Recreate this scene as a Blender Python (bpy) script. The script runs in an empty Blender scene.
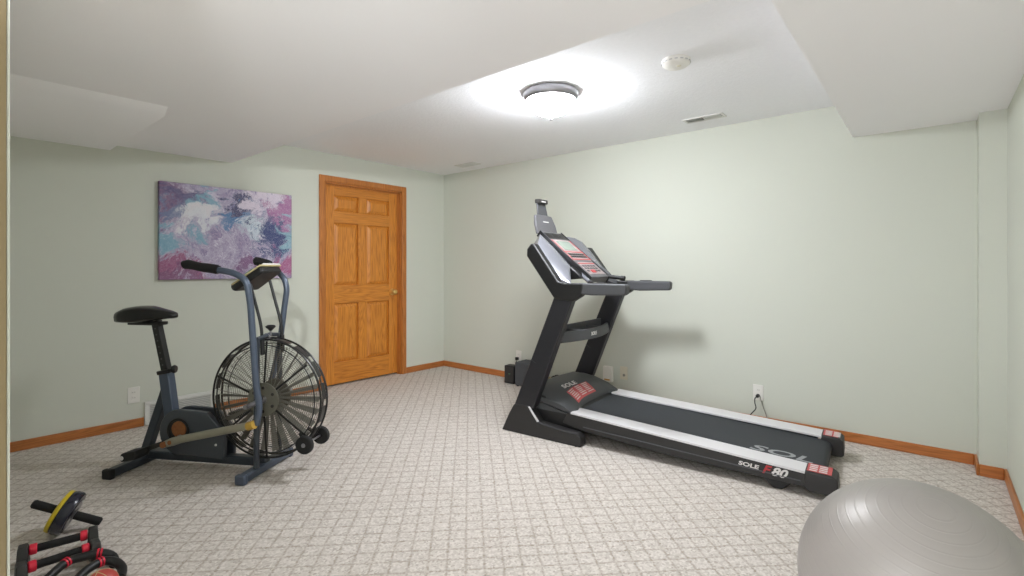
import bpy, bmesh, math, random
from mathutils import Vector, Matrix
random.seed(7)
S = bpy.context.scene
COL = S.collection
R = math.radians

# ------------------------------------------------------------------ materials
def lin(c):
    return tuple(((x/255)/12.92 if x/255 <= .04045 else ((x/255+.055)/1.055)**2.4) for x in c)

class NT:
    def __init__(s, name):
        s.m = bpy.data.materials.new(name); s.m.use_nodes = True
        s.t = s.m.node_tree; s.b = s.t.nodes['Principled BSDF']
    def n(s, typ, **kw):
        o = s.t.nodes.new(typ)
        for k, v in kw.items():
            if k.startswith('i_'):
                o.inputs[k[2:].replace('_', ' ')].default_value = v
            else: setattr(o, k, v)
        return o
    def l(s, a, b): s.t.links.new(a, b)
    def math(s, op, a, b=None, c=None, clamp=False):
        o = s.t.nodes.new('ShaderNodeMath'); o.operation = op; o.use_clamp = clamp
        for i, v in enumerate((a, b, c)):
            if v is None: continue
            if isinstance(v, (int, float)): o.inputs[i].default_value = v
            else: s.l(v, o.inputs[i])
        return o.outputs[0]
    def mix(s, fac, a, b, mode='MIX'):
        o = s.t.nodes.new('ShaderNodeMix'); o.data_type = 'RGBA'; o.blend_type = mode
        for i, v in ((0, fac), (6, a), (7, b)):
            if isinstance(v, (int, float)): o.inputs[i].default_value = v
            elif isinstance(v, tuple): o.inputs[i].default_value = (*v, 1)
            else: s.l(v, o.inputs[i])
        return o.outputs[2]
    def coords(s, scale=(1, 1, 1), rot=(0, 0, 0), loc=(0, 0, 0), kind='Object'):
        tc = s.t.nodes.new('ShaderNodeTexCoord'); mp = s.t.nodes.new('ShaderNodeMapping')
        mp.inputs['Scale'].default_value = scale; mp.inputs['Rotation'].default_value = rot
        mp.inputs['Location'].default_value = loc
        s.l(tc.outputs[kind], mp.inputs[0]); return mp.outputs[0]
    def noise(s, vec, scale, detail=3, rough=.5, dist=0, out=0):
        o = s.t.nodes.new('ShaderNodeTexNoise'); s.l(vec, o.inputs['Vector'])
        o.inputs['Scale'].default_value = scale; o.inputs['Detail'].default_value = detail
        o.inputs['Roughness'].default_value = rough; o.inputs['Distortion'].default_value = dist
        return o.outputs[out]
    def ramp(s, fac, stops):
        o = s.t.nodes.new('ShaderNodeValToRGB'); e = o.color_ramp.elements
        while len(e) < len(stops): e.new(.5)
        for k, (p, c) in zip(e, stops): k.position = p; k.color = (*c, 1)
        s.l(fac, o.inputs[0]); return o.outputs[0]
    def bump(s, h, strength=.3, dist=.002):
        o = s.t.nodes.new('ShaderNodeBump'); o.inputs['Strength'].default_value = strength
        o.inputs['Distance'].default_value = dist; s.l(h, o.inputs['Height']); s.l(o.outputs[0], s.b.inputs['Normal'])
    def col(s, c):
        if isinstance(c, tuple): s.b.inputs['Base Color'].default_value = (*c, 1)
        else: s.l(c, s.b.inputs['Base Color'])

def simple(name, rgb, rough=.5, metal=0, var=.06, scale=40, bump=0, spec=.5):
    m = NT(name); c = lin(rgb); v = m.coords()
    f = m.noise(v, scale, 3)
    m.col(m.mix(f, tuple(x*(1-var) for x in c), tuple(min(1, x*(1+var)) for x in c)))
    m.b.inputs['Roughness'].default_value = rough; m.b.inputs['Metallic'].default_value = metal
    m.b.inputs['Specular IOR Level'].default_value = spec
    if bump: m.bump(m.noise(v, scale*4, 4), bump, .001)
    return m.m

M = {}
def wall_mat(name, rgb):
    m = NT(name); v = m.coords(); c = lin(rgb)
    m.col(m.mix(m.noise(v, 1.2, 2), tuple(x*.985 for x in c), tuple(x*1.015 for x in c)))
    m.b.inputs['Roughness'].default_value = .75; m.b.inputs['Specular IOR Level'].default_value = .25
    m.bump(m.noise(v, 90, 4), .12, .001); return m.m
M['wall'] = wall_mat('sage_paint', (204, 207, 196))
M['soffit'] = wall_mat('warm_white_paint', (244, 243, 245))
M['hall'] = wall_mat('beige_paint', (214, 205, 186))
def ceil_mat():
    m = NT('textured_ceiling'); v = m.coords(); c = lin((243, 244, 247))
    f = m.noise(v, 46, 5, .65)
    m.col(m.mix(f, tuple(x*.95 for x in c), tuple(x*1.02 for x in c)))
    m.b.inputs['Roughness'].default_value = .9; m.b.inputs['Specular IOR Level'].default_value = .1
    m.bump(m.ramp(f, [(.4, (0, 0, 0)), (.62, (1, 1, 1))]), .28, .003); return m.m
M['ceiling'] = ceil_mat()

def carpet():
    m = NT('berber_carpet')
    v = m.coords()
    vr = m.coords(rot=(0, 0, R(45)))
    wob = m.noise(v, 60, 2, out=1)
    vs = m.n('ShaderNodeVectorMath', operation='SCALE'); vs.inputs['Scale'].default_value = .012
    m.l(wob, vs.inputs[0])
    va = m.n('ShaderNodeVectorMath', operation='ADD'); m.l(vr, va.inputs[0]); m.l(vs.outputs[0], va.inputs[1])
    sp = m.n('ShaderNodeSeparateXYZ'); m.l(va.outputs[0], sp.inputs[0])
    P = .0755
    def line(o, w):
        f = m.math('FRACT', m.math('DIVIDE', o, P))
        d = m.math('ABSOLUTE', m.math('SUBTRACT', f, .5))
        return m.math('MULTIPLY_ADD', m.math('SUBTRACT', w, d), -7, 0, clamp=True)
    lx, ly = line(sp.outputs[0], .385), line(sp.outputs[1], .385)
    g = m.math('MAXIMUM', lx, ly, clamp=True)
    loops = m.n('ShaderNodeTexVoronoi'); m.l(vr, loops.inputs['Vector']); loops.inputs['Scale'].default_value = 115
    sp2 = m.n('ShaderNodeSeparateColor'); m.l(loops.outputs['Color'], sp2.inputs[0])
    rnd = sp2.outputs[0]
    base = m.mix(rnd, lin((192, 185, 178)), lin((220, 214, 208)))
    dark = m.mix(rnd, lin((128, 115, 101)), lin((166, 154, 141)))
    lm = m.math('MULTIPLY', g, m.math('MULTIPLY_ADD', m.noise(v, 45, 2), 1.0, .18, clamp=True))
    c = m.mix(lm, base, dark)
    # sparse brown flecks
    fl = m.math('GREATER_THAN', sp2.outputs[1], .86)
    c = m.mix(m.math('MULTIPLY', fl, .28), c, lin((112, 97, 80)))
    # broad wear tone
    c = m.mix(m.math('MULTIPLY', m.noise(v, 1.1, 2), .16), c, lin((176, 160, 145)))
    m.col(c); m.b.inputs['Roughness'].default_value = 1; m.b.inputs['Specular IOR Level'].default_value = .05
    h = m.math('SUBTRACT', m.math('SUBTRACT', 1, loops.outputs['Distance']), m.math('MULTIPLY', g, .35))
    m.bump(h, .35, .003); return m.m
M['carpet'] = carpet()

def oak(name, axis='Z', light=(205, 133, 50), darkc=(146, 82, 22), scale=1.0):
    m = NT(name)
    sc = {'Z': (30, 30, 1.6), 'Y': (30, 1.6, 30), 'X': (1.6, 30, 30)}[axis]
    v = m.coords(scale=tuple(q*scale for q in sc))
    warp = m.coords(scale={'Z': (7, 7, .6), 'Y': (7, .6, 7), 'X': (.6, 7, 7)}[axis])
    big = m.noise(warp, 1.4, 2, .5)
    rings = m.math('FRACT', m.math('MULTIPLY', big, 16))
    rings = m.math('MULTIPLY', m.math('ABSOLUTE', m.math('SUBTRACT', rings, .5)), 2)
    fine = m.noise(v, 3, 4, .6)
    f = m.math('ADD', m.math('MULTIPLY', rings, .26), m.math('MULTIPLY', fine, .85), clamp=True)
    m.col(m.ramp(f, [(.22, lin(darkc)), (.52, lin(tuple((a+b)//2+8 for a, b in zip(light, darkc)))), (.85, lin(light))]))
    m.b.inputs['Roughness'].default_value = .38
    m.bump(fine, .15, .001); return m.m
M['oak'] = oak('honey_oak', 'Z', (220, 146, 56), (156, 86, 20))
M['oak_h'] = oak('honey_oak_rail', 'Y', (216, 142, 54), (152, 84, 20))
M['casing'] = oak('honey_oak_casing', 'Z', (196, 124, 58), (140, 78, 26))
M['base_y'] = oak('oak_baseboard', 'Y', (190, 118, 60), (136, 76, 30))
M['base_x'] = oak('oak_baseboard_back', 'X', (196, 120, 60), (142, 80, 32))

def painting():
    m = NT('poured_paint_canvas')
    v = m.coords()          # canvas local: y across 0..1.03, z up 0..0.76
    w1 = m.noise(v, 3.2, 6, .6, .6, out=1)
    s1 = m.n('ShaderNodeVectorMath', operation='SUBTRACT'); m.l(w1, s1.inputs[0]); s1.inputs[1].default_value = (.5, .5, .5)
    s2 = m.n('ShaderNodeVectorMath', operation='SCALE'); m.l(s1.outputs[0], s2.inputs[0]); s2.inputs['Scale'].default_value = .75
    s3 = m.n('ShaderNodeVectorMath', operation='ADD'); m.l(v, s3.inputs[0]); m.l(s2.outputs[0], s3.inputs[1])
    w2 = m.noise(s3.outputs[0], 11, 6, .65, 1.0, out=1)
    t1 = m.n('ShaderNodeVectorMath', operation='SUBTRACT'); m.l(w2, t1.inputs[0]); t1.inputs[1].default_value = (.5, .5, .5)
    t2 = m.n('ShaderNodeVectorMath', operation='SCALE'); m.l(t1.outputs[0], t2.inputs[0]); t2.inputs['Scale'].default_value = .34
    s3 = m.n('ShaderNodeVectorMath', operation='ADD'); t3 = s3
    m.l(s2.outputs[0], s3.inputs[0]); m.l(t2.outputs[0], s3.inputs[1])
    s4 = m.n('ShaderNodeVectorMath', operation='ADD'); m.l(v, s4.inputs[0]); m.l(s3.outputs[0], s4.inputs[1]); s3 = s4
    sp = m.n('ShaderNodeSeparateXYZ'); m.l(s3.outputs[0], sp.inputs[0])
    u = m.math('DIVIDE', sp.outputs[1], 1.03); t = m.math('DIVIDE', sp.outputs[2], .76)
    streak = m.noise(s3.outputs[0], 9, 8, .72, 1.6)
    c = m.ramp(streak, [(.34, lin((78, 62, 112))), (.44, lin((140, 124, 164))), (.54, lin((176, 166, 190))), (.66, lin((224, 220, 230)))])
    def blob(c, cx, cy, rx, ry, rgb, st=1.0, soft=2.6):
        dx = m.math('DIVIDE', m.math('SUBTRACT', u, cx), rx); dy = m.math('DIVIDE', m.math('SUBTRACT', t, cy), ry)
        d = m.math('SQRT', m.math('ADD', m.math('MULTIPLY', dx, dx), m.math('MULTIPLY', dy, dy)))
        d = m.math('ADD', d, m.math('MULTIPLY', m.math('SUBTRACT', streak, .5), 3.0))
        f = m.math('MULTIPLY', m.math('MULTIPLY', m.math('SUBTRACT', 1.15, d), soft, clamp=True), st)
        return m.mix(f, c, lin(rgb))
    c = blob(c, .02, .82, .16, .40, (104, 58, 104), .9)
    c = blob(c, .16, .93, .20, .14, (62, 60, 112), .85)
    c = blob(c, .10, .70, .14, .12, (86, 110, 150), .8)
    c = blob(c, .30, .88, .14, .09, (110, 160, 182), .9)
    c = blob(c, .10, .42, .16, .11, (104, 156, 178), .9)
    c = blob(c, .26, .68, .11, .15, (222, 220, 220), .8)
    c = blob(c, .30, .60, .08, .08, (206, 214, 220), .5)
    
    c = blob(c, .68, .56, .11, .13, (200, 218, 224), .7)
    c = blob(c, .83, .50, .13, .22, (40, 56, 110), 1)
    c = blob(c, .96, .55, .08, .16, (134, 178, 192), .8)
    c = blob(c, .74, .86, .14, .10, (216, 204, 218), .85)
    c = blob(c, .54, .68, .15, .14, (58, 108, 158), 1)
    c = blob(c, .56, .78, .11, .05, (46, 44, 92), 1)
    c = blob(c, .94, .80, .12, .16, (160, 98, 146), .85)
    c = blob(c, .04, .10, .26, .16, (140, 62, 108), .95)
    c = blob(c, .10, .02, .22, .06, (116, 66, 108), .8)
    c = blob(c, .92, .16, .18, .14, (162, 78, 126), .9)
    c = blob(c, .72, .14, .13, .12, (112, 62, 112), .85)
    
    fine = m.noise(s3.outputs[0], 26, 8, .75, 2.2)
    c = m.mix(m.ramp(fine, [(.54, (0, 0, 0)), (.64, (.8, .8, .8))]), c, lin((226, 224, 230)))
    c = m.mix(m.ramp(fine, [(.34, (.75, .75, .75)), (.44, (0, 0, 0))]), c, lin((52, 40, 84)))
    m.col(c); m.b.inputs['Roughness'].default_value = .45; m.bump(fine, .3, .002); return m.m
M['painting'] = painting()

def ball_mat():
    m = NT('silver_vinyl'); v = m.coords()
    sp = m.n('ShaderNodeSeparateXYZ'); m.l(v, sp.inputs[0])
    ang = m.math('ARCCOSINE', m.math('DIVIDE', sp.outputs[2], .293, clamp=False))
    wob = m.math('MULTIPLY', m.noise(v, 3, 2), .03)
    f = m.math('FRACT', m.math('MULTIPLY', m.math('ADD', ang, wob), 11.5))
    ridge = m.math('SUBTRACT', 1, m.math('MULTIPLY', m.math('ABSOLUTE', m.math('SUBTRACT', f, .5)), 9), clamp=True)
    m.col(m.mix(m.noise(v, 5, 3), lin((150, 145, 141)), lin((160, 155, 150))))
    m.b.inputs['Metallic'].default_value = .1
    m.b.inputs['Roughness'].default_value = .40; m.b.inputs['Specular IOR Level'].default_value = .5
    m.bump(ridge, .16, .003); return m.m
M['ball'] = ball_mat()

M['white'] = simple('white_plastic', (228, 226, 220), .35, var=.02)
M['ivory'] = simple('ivory_plastic', (214, 208, 188), .35, var=.02)
M['register'] = simple('white_enamel', (214, 214, 210), .4, var=.02)
M['slot'] = simple('dark_slot', (52, 50, 48), .8)
M['grille_gap'] = simple('grey_grille_gap', (186, 186, 186), .7)
M['brass'] = simple('polished_brass', (236, 200, 128), .34, .9, var=.03)
M['nickel'] = simple('brushed_nickel', (150, 148, 152), .35, .8, var=.04)
M['plastic'] = simple('charcoal_plastic', (42, 41, 41), .5, var=.1, bump=.05)
M['black'] = simple('black_plastic', (20, 20, 21), .45, var=.1)
M['upright'] = simple('charcoal_painted_steel', (38, 38, 42), .42, .1)
M['hood'] = simple('grey_hood_plastic', (66, 68, 70), .5, bump=.05)
M['silver'] = simple('silver_plastic', (128, 129, 136), .26, .4, var=.03)
M['rail'] = simple('light_side_rail', (214, 212, 214), .45, var=.03, scale=200, bump=.1)
M['belt'] = simple('walking_belt_rubber', (47, 50, 55), .7, var=.12, scale=120, bump=.15)
M['handrail'] = simple('grey_rubber_grip', (74, 75, 78), .55)
M['red'] = simple('red_print', (176, 52, 56), .5)
M['redlabel'] = simple('warning_label_red', (186, 74, 76), .45)
M['print'] = simple('pale_print', (214, 212, 210), .5, var=.02)
M['greyprint'] = simple('belt_grey_print', (150, 152, 154), .6, var=.03)
M['lcd'] = simple('lcd_glass', (136, 148, 138), .2, var=.03)
M['paneltone'] = simple('panel_overlay', (158, 144, 143), .4, var=.04)
M['paneldark'] = simple('panel_grey', (92, 91, 94), .45, var=.08)
M['slate'] = simple('slate_blue_enamel', (80, 90, 106), .32, .25, var=.05)
M['slatedark'] = simple('dark_slate_enamel', (58, 64, 72), .4, .2, var=.06)
M['guard'] = simple('chain_guard_enamel', (72, 77, 84), .4, .15, var=.06)
M['cage'] = simple('black_wire', (44, 44, 44), .35, .4)
M['wire'] = simple('bronze_grey_wire', (104, 99, 88), .35, .4)
M['rim'] = simple('cage_band', (60, 60, 60), .3, .5)
M['blade'] = simple('grey_fan_blade', (120, 118, 110), .4, .4)
M['hub'] = simple('worn_hub_metal', (112, 110, 98), .4, .4, var=.15)
M['rust'] = simple('rusty_sprocket', (150, 96, 58), .55, .3, var=.35, scale=60)
M['rod'] = simple('worn_link_rod', (148, 144, 128), .4, .3, var=.1, scale=20)
M['yellowed'] = simple('yellowed_bushing', (186, 148, 62), .5, .1, var=.2)
M['cream'] = simple('cream_plastic', (188, 176, 132), .5)
M['saddle'] = simple('black_vinyl', (18, 18, 19), .22, bump=.04)
M['foam'] = simple('black_foam', (20, 20, 21), .85, bump=.3)
M['pedal'] = simple('black_rubber', (22, 22, 22), .7)
M['yellow'] = simple('yellow_plastic', (196, 172, 24), .4)
M['bluetire'] = simple('dark_tyre', (26, 27, 42), .25)
M['redrubber'] = simple('red_collar', (214, 28, 58), .4)
M['redball'] = simple('dull_red_vinyl', (178, 66, 58), .45)
M['boxgrey'] = simple('grey_speaker_cloth', (74, 76, 80), .8, bump=.3)
M['tancord'] = simple('tan_cord', (166, 150, 116), .5)
M['greycord'] = simple('grey_cord', (140, 138, 130), .5)
M['amber'] = simple('amber_lens', (196, 150, 80), .3)
M['jamb'] = simple('tan_trim_paint', (96, 82, 52), .5, var=.03, scale=5)
def emit(name, strength, rgb=(1, .97, .93)):
    m = NT(name); v = m.coords()
    m.col((.9, .9, .88)); e = m.b.inputs
    m.l(m.mix(m.noise(v, 8, 2), tuple(x*.97 for x in rgb), rgb), e['Emission Color'])
    e['Emission Strength'].default_value = strength; return m.m
M['bowl'] = emit('lit_frosted_glass', 59.0, (.94, .97, 1.02))

# ------------------------------------------------------------------ mesh helpers
class MB:
    def __init__(s): s.b = bmesh.new()
    def _xf(s, vs, mat):
        if mat is not None: bmesh.ops.transform(s.b, matrix=mat, verts=vs)
        return s
    def box(s, x0, y0, z0, x1, y1, z1, mat=None):
        c = [s.b.verts.new((x, y, z)) for x in (x0, x1) for y in (y0, y1) for z in (z0, z1)]
        for f in ((0, 1, 3, 2), (4, 6, 7, 5), (0, 4, 5, 1), (2, 3, 7, 6), (0, 2, 6, 4), (1, 5, 7, 3)):
            s.b.faces.new([c[i] for i in f])
        return s._xf(c, mat)
    def prism(s, pts, y0, y1, mat=None):       # outline in x,z extruded in y
        a = [s.b.verts.new((p[0], y0, p[1])) for p in pts]; c = [s.b.verts.new((p[0], y1, p[1])) for p in pts]
        n = len(pts); s.b.faces.new(a); s.b.faces.new(c[::-1])
        for i in range(n): s.b.faces.new((a[i], c[i], c[(i+1) % n], a[(i+1) % n]))
        return s._xf(a+c, mat)
    def loft(s, rings, cap=True, closed=True):
        vs = [[s.b.verts.new(p) for p in r] for r in rings]; n = len(rings[0])
        for i in range(len(vs)-1):
            for j in range(n if closed else n-1):
                k = (j+1) % n
                s.b.faces.new((vs[i][j], vs[i][k], vs[i+1][k], vs[i+1][j]))
        if cap: s.b.faces.new(vs[0][::-1]); s.b.faces.new(vs[-1])
        return s
    def tube(s, pts, r, seg=12, closed=False, ry=None, cap=True):
        P = [Vector(p) for p in pts]; n = len(P); rs = r if isinstance(r, (list, tuple)) else [r]*n
        T = []
        for i in range(n):
            a = P[(i-1) % n] if (closed or i > 0) else P[i]; b = P[(i+1) % n] if (closed or i < n-1) else P[i]
            T.append((b-a).normalized())
        up = Vector((0, 0, 1)) if abs(T[0].z) < .9 else Vector((0, 1, 0))
        N = (up - T[0]*up.dot(T[0])).normalized(); rings = []
        for i in range(n):
            N = (N - T[i]*N.dot(T[i])).normalized(); B = T[i].cross(N)
            rings.append([P[i] + N*math.cos(2*math.pi*k/seg)*rs[i] + B*math.sin(2*math.pi*k/seg)*(rs[i] if ry is None else rs[i]*ry) for k in range(seg)])
        if closed:
            vs = [[s.b.verts.new(p) for p in q] for q in rings]
            for i in range(n):
                for j in range(seg):
                    s.b.faces.new((vs[i][j], vs[i][(j+1) % seg], vs[(i+1) % n][(j+1) % seg], vs[(i+1) % n][j]))
            return s
        return s.loft(rings, cap)
    def bar(s, p0, p1, w, h, side=(0, 1, 0)):   # rectangular bar, w along side
        p0, p1, sd = Vector(p0), Vector(p1), Vector(side).normalized()
        t = (p1-p0).normalized(); up = t.cross(sd).normalized()
        q = [sd*w/2*a + up*h/2*b for a, b in ((-1, -1), (1, -1), (1, 1), (-1, 1))]
        return s.loft([[p0+k for k in q], [p1+k for k in q]])
    def ring(s, c, axis, R_, r, seg=48, k=6):
        ax = Vector(axis).normalized(); u = ax.orthogonal().normalized(); v = ax.cross(u)
        return s.tube([Vector(c)+(u*math.cos(2*math.pi*i/seg)+v*math.sin(2*math.pi*i/seg))*R_ for i in range(seg)], r, k, closed=True)
    def lathe(s, prof, seg=40, mat=None):       # (r, z) about z
        vs = []
        for r, z in prof:
            vs.append([s.b.verts.new((r*math.cos(2*math.pi*k/seg), r*math.sin(2*math.pi*k/seg), z)) for k in range(seg)] if r > 1e-5 else [s.b.verts.new((0, 0, z))])
        for a, b in zip(vs[:-1], vs[1:]):
            for k in range(seg):
                j = (k+1) % seg
                if len(a) == 1 and len(b) == 1: continue
                if len(a) == 1: s.b.faces.new((a[0], b[j], b[k]))
                elif len(b) == 1: s.b.faces.new((a[k], a[j], b[0]))
                else: s.b.faces.new((a[k], a[j], b[j], b[k]))
        if len(vs[0]) > 1: s.b.faces.new(vs[0][::-1])
        if len(vs[-1]) > 1: s.b.faces.new(vs[-1])
        return s._xf([v for q in vs for v in q], mat)
    def cyl(s, p0, p1, r, seg=20, r1=None):
        return s.tube([p0, p1], [r, r if r1 is None else r1], seg)
    def build(s, name, mat, parent=None, bevel=0, seg=2, smooth=35):
        bmesh.ops.recalc_face_normals(s.b, faces=s.b.faces)
        me = bpy.data.meshes.new(name); s.b.to_mesh(me); s.b.free()
        me.materials.append(mat if not isinstance(mat, str) else M[mat])
        for p in me.polygons: p.use_smooth = True
        me.set_sharp_from_angle(angle=R(smooth))
        o = bpy.data.objects.new(name, me); COL.objects.link(o)
        if parent: o.parent = parent
        if bevel:
            b = o.modifiers.new('bevel', 'BEVEL'); b.width = bevel; b.segments = seg; b.limit_method = 'ANGLE'; b.angle_limit = R(40)
            b.harden_normals = False
        return o

def smooth_path(pts, n=6):
    P = [Vector(p) for p in pts]; out = []
    for i in range(len(P)-1):
        a = P[max(i-1, 0)]; b = P[i]; c = P[i+1]; d = P[min(i+2, len(P)-1)]
        for k in range(n):
            t = k/n
            out.append(.5*((2*b)+(c-a)*t+(2*a-5*b+4*c-d)*t*t+(3*b-a-3*c+d)*t**3))
    out.append(P[-1]); return out
def round_path(pts, r, n=5):
    P = [Vector(p) for p in pts]; out = [P[0]]
    for i in range(1, len(P)-1):
        a, b, c = P[i-1], P[i], P[i+1]
        u = (a-b); v = (c-b); k = min(r, u.length*.45, v.length*.45); u.normalize(); v.normalize()
        s, e = b+u*k, b+v*k
        for j in range(n+1):
            t = j/n; out.append(s*(1-t)**2+b*2*t*(1-t)+e*t*t)
    out.append(P[-1]); return out

def empty(name, label, cat, loc, rz=0, group=None):
    o = bpy.data.objects.new(name, None); COL.objects.link(o); o.location = loc; o.rotation_euler = (0, 0, R(rz))
    o.empty_display_size = .05
    return tag(o, label, cat, group)
def tag(o, label, cat, group=None):
    o['label'] = label; o['category'] = cat
    if group: o['group'] = group
    return o
def struct(o, label=None):
    o['kind'] = 'structure'
    if label: o['label'] = label
    return o
def text(name, body, size, mat, parent, matrix, xs=1.0, shear=0.0, ext=.0006, bold=0.0):
    cu = bpy.data.curves.new(name, 'FONT'); cu.body = body; cu.size = size; cu.extrude = ext; cu.shear = shear
    cu.align_x = 'CENTER'; cu.align_y = 'CENTER'; cu.offset = bold; cu.resolution_u = 3
    t = bpy.data.objects.new(name, cu); COL.objects.link(t)
    dg = bpy.context.evaluated_depsgraph_get(); dg.update()
    me = bpy.data.meshes.new_from_object(t.evaluated_get(dg)); bpy.data.objects.remove(t)
    me.transform(matrix @ Matrix.Diagonal((xs, 1, 1, 1)))
    me.materials.clear(); me.materials.append(M[mat])
    o = bpy.data.objects.new(name, me); COL.objects.link(o); o.parent = parent; return o
def frame(o, x, y):                    # matrix with origin o, x-axis, y-axis
    x = Vector(x).normalized(); y = Vector(y); y = (y-x*y.dot(x)).normalized(); z = x.cross(y)
    return Matrix(((x.x, y.x, z.x, o[0]), (x.y, y.y, z.y, o[1]), (x.z, y.z, z.z, o[2]), (0, 0, 0, 1)))

# ------------------------------------------------------------------ the room
CH, SH = 2.32, 2.082
XR, YF, JX = 4.87, -4.0375, 3.70
struct(MB().box(-.3, -6.8, -.06, 5.2, .3, 0).build('floor', 'carpet'))
struct(MB().box(-.3, -4.7, CH, 5.2, .3, CH+.06).build('ceiling', 'ceiling'))
# left wall with the door opening
DY0, DY1, DT = -1.565, -.632, 2.045
struct(MB().box(-.12, -4.16, 0, 0, DY0, CH).box(-.12, DY1, 0, 0, .12, CH).box(-.12, DY0, DT, 0, DY1, CH).build('wall_left', 'wall'))
struct(MB().box(0, 0, 0, 4.99, .12, CH).box(4.755, -.19, 0, 4.87, 0, CH).build('wall_back', 'wall'))
struct(MB().box(XR, -4.7, 0, XR+.12, 0, CH).build('wall_right', 'wall'))
WX0, WX1, WZ0, WZ1 = 2.45, 3.20, 1.25, 1.75
struct(MB().box(0, YF-.12, 0, WX0, YF, CH).box(WX1, YF-.12, 0, JX, YF, CH).box(WX0, YF-.12, 0, WX1, YF, WZ0).box(WX0, YF-.12, WZ1, WX1, YF, CH).build('wall_front', 'wall'))
struct(MB().box(WX0, YF-.09, WZ0, WX1, YF-.04, WZ0+.04).box(WX0, YF-.09, WZ1-.04, WX1, YF-.04, WZ1).box(WX0, YF-.09, WZ0+.04, WX0+.04, YF-.04, WZ1-.04).box(WX1-.04, YF-.09, WZ0+.04, WX1, YF-.04, WZ1-.04).box((WX0+WX1)/2-.015, YF-.08, WZ0+.04, (WX0+WX1)/2+.015, YF-.05, WZ1-.04).build('fill_window_1', 'white'))  # unseen window, added so world light fills the left side of the room
# dropped soffits
struct(MB().box(0, -4.7, SH, XR, -2.41, CH).prism([(0, SH), (0, 2.042), (1.255, 2.042), (1.315, SH)], YF, -3.226).box(4.137, -2.41, SH, XR, 0, CH).build('ceiling_soffit', 'soffit'))
# tan door lining of the opening the room is seen from
struct(MB().box(JX, YF-.12, 0, JX+.004, YF-.0028, SH).build('trim_1', 'jamb', bevel=.001))
# baseboards
def board(pts_boxes, name, mat):
    m = MB()
    for (x0, y0, x1, y1) in pts_boxes:
        m.box(x0, y0, 0, x1, y1, .066)
    return struct(m.build(name, mat, bevel=.004))
board([(0, YF, .013, -3.025), (0, -2.54, .013, -1.622), (0, -.578, .013, 0)], 'baseboard_left', 'base_y')
board([(.013, -.013, 4.742, 0)], 'baseboard_back', 'base_x')
board([(4.742, -.203, 4.755, -.0)], 'baseboard_jog_side', 'base_y')
board([(4.755, -.203, 4.857, -.19)], 'baseboard_jog', 'base_x')
board([(4.857, -4.04, 4.87, -.19)], 'baseboard_right', 'base_y')
# door casing and jamb
ca = MB()
for (y0, y1, z0, z1) in ((-1.622, -1.562, 0, 2.10), (-.638, -.578, 0, 2.10), (-1.562, -.638, 2.042, 2.10)):
    ca.box(0, y0, z0, .017, y1, z1)
struct(ca.build('trim_2', 'casing', bevel=.005))
jm = MB().box(-.12, DY0, 0, 0, DY0+.018, DT).box(-.12, DY1-.018, 0, 0, DY1, DT).box(-.12, DY0, DT-.018, 0, DY1, DT)
jm.box(-.049, DY0+.018, 0, -.036, DY0+.03, DT-.018).box(-.049, DY1-.03, 0, -.036, DY1-.018, DT-.018).box(-.049, DY0+.018, DT-.03, -.036, DY1-.018, DT-.018)
struct(jm.build('trim_3', 'casing'))
struct(MB().box(-.3, DY0-.2, 0, -.122, DY1+.2, CH).build('wall_closet', 'hall'))
# six-panel door
LY0, LY1, LZ0, LZ1, LX = DY0+.021, DY1-.021, .018, 2.024, -.05
door = MB().box(LX-.035, LY0, LZ0, LX-.022, LY1, LZ1)
W = LY1-LY0; st = .115; mid = .105; pw = (W-2*st-mid)/2
rows = [(.235, .83), (1.015, 1.645), (1.765, 1.925)]
ys = [(LY0+st, LY0+st+pw), (LY1-st-pw, LY1-st)]
fm = door
fm.box(LX-.024, LY0, LZ0, LX, LY0+st, LZ1).box(LX-.024, LY1-st, LZ0, LX, LY1, LZ1)
zc = [LZ0]+[v for r_ in rows for v in r_]+[LZ1]
doorob = struct(fm.build('door_1', 'oak', bevel=.003))
ms = MB()
for (a, b) in rows: ms.box(LX-.024, LY0+st+pw, a, LX, LY1-st-pw, b)
ms.build('centre_stile', 'oak', doorob, bevel=.003)
for k in range(0, 8, 2):
    MB().box(LX-.024, LY0+st, zc[k], LX, LY1-st, zc[k+1]).build('rail', 'oak_h', doorob, bevel=.003)
for (a, b) in rows:
    for (y0, y1) in ys:
        g = .004; e = .040
        o4 = [(y0+g, a+g), (y1-g, a+g), (y1-g, b-g), (y0+g, b-g)]
        i4 = [(y0+e, a+e), (y1-e, a+e), (y1-e, b-e), (y0+e, b-e)]
        MB().loft([[(LX-.023, p[0], p[1]) for p in o4], [(LX-.019, p[0], p[1]) for p in o4], [(LX-.003, p[0], p[1]) for p in i4]]).build('panel', 'oak', doorob, smooth=10)
kn = MB().lathe([(0, .074), (.018, .072), (.029, .062), (.033, .049), (.027, .036), (.012, .028), (.012, .010), (.034, .007), (.036, 0)],
                28, frame((LX, -.728, .925), (0, 1, 0), (0, 0, 1)))
kn.build('door_knob', 'brass', doorob)

# ------------------------------------------------------------------ wall and ceiling fittings
# painting
pt = MB().box(0, 0, 0, .038, 1.03, .76).build('canvas_painting', 'painting', bevel=.004)
pt.location = (.002, -2.937, 1.098); tag(pt, 'purple, blue and white poured abstract canvas on the left wall', 'painting')
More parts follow.
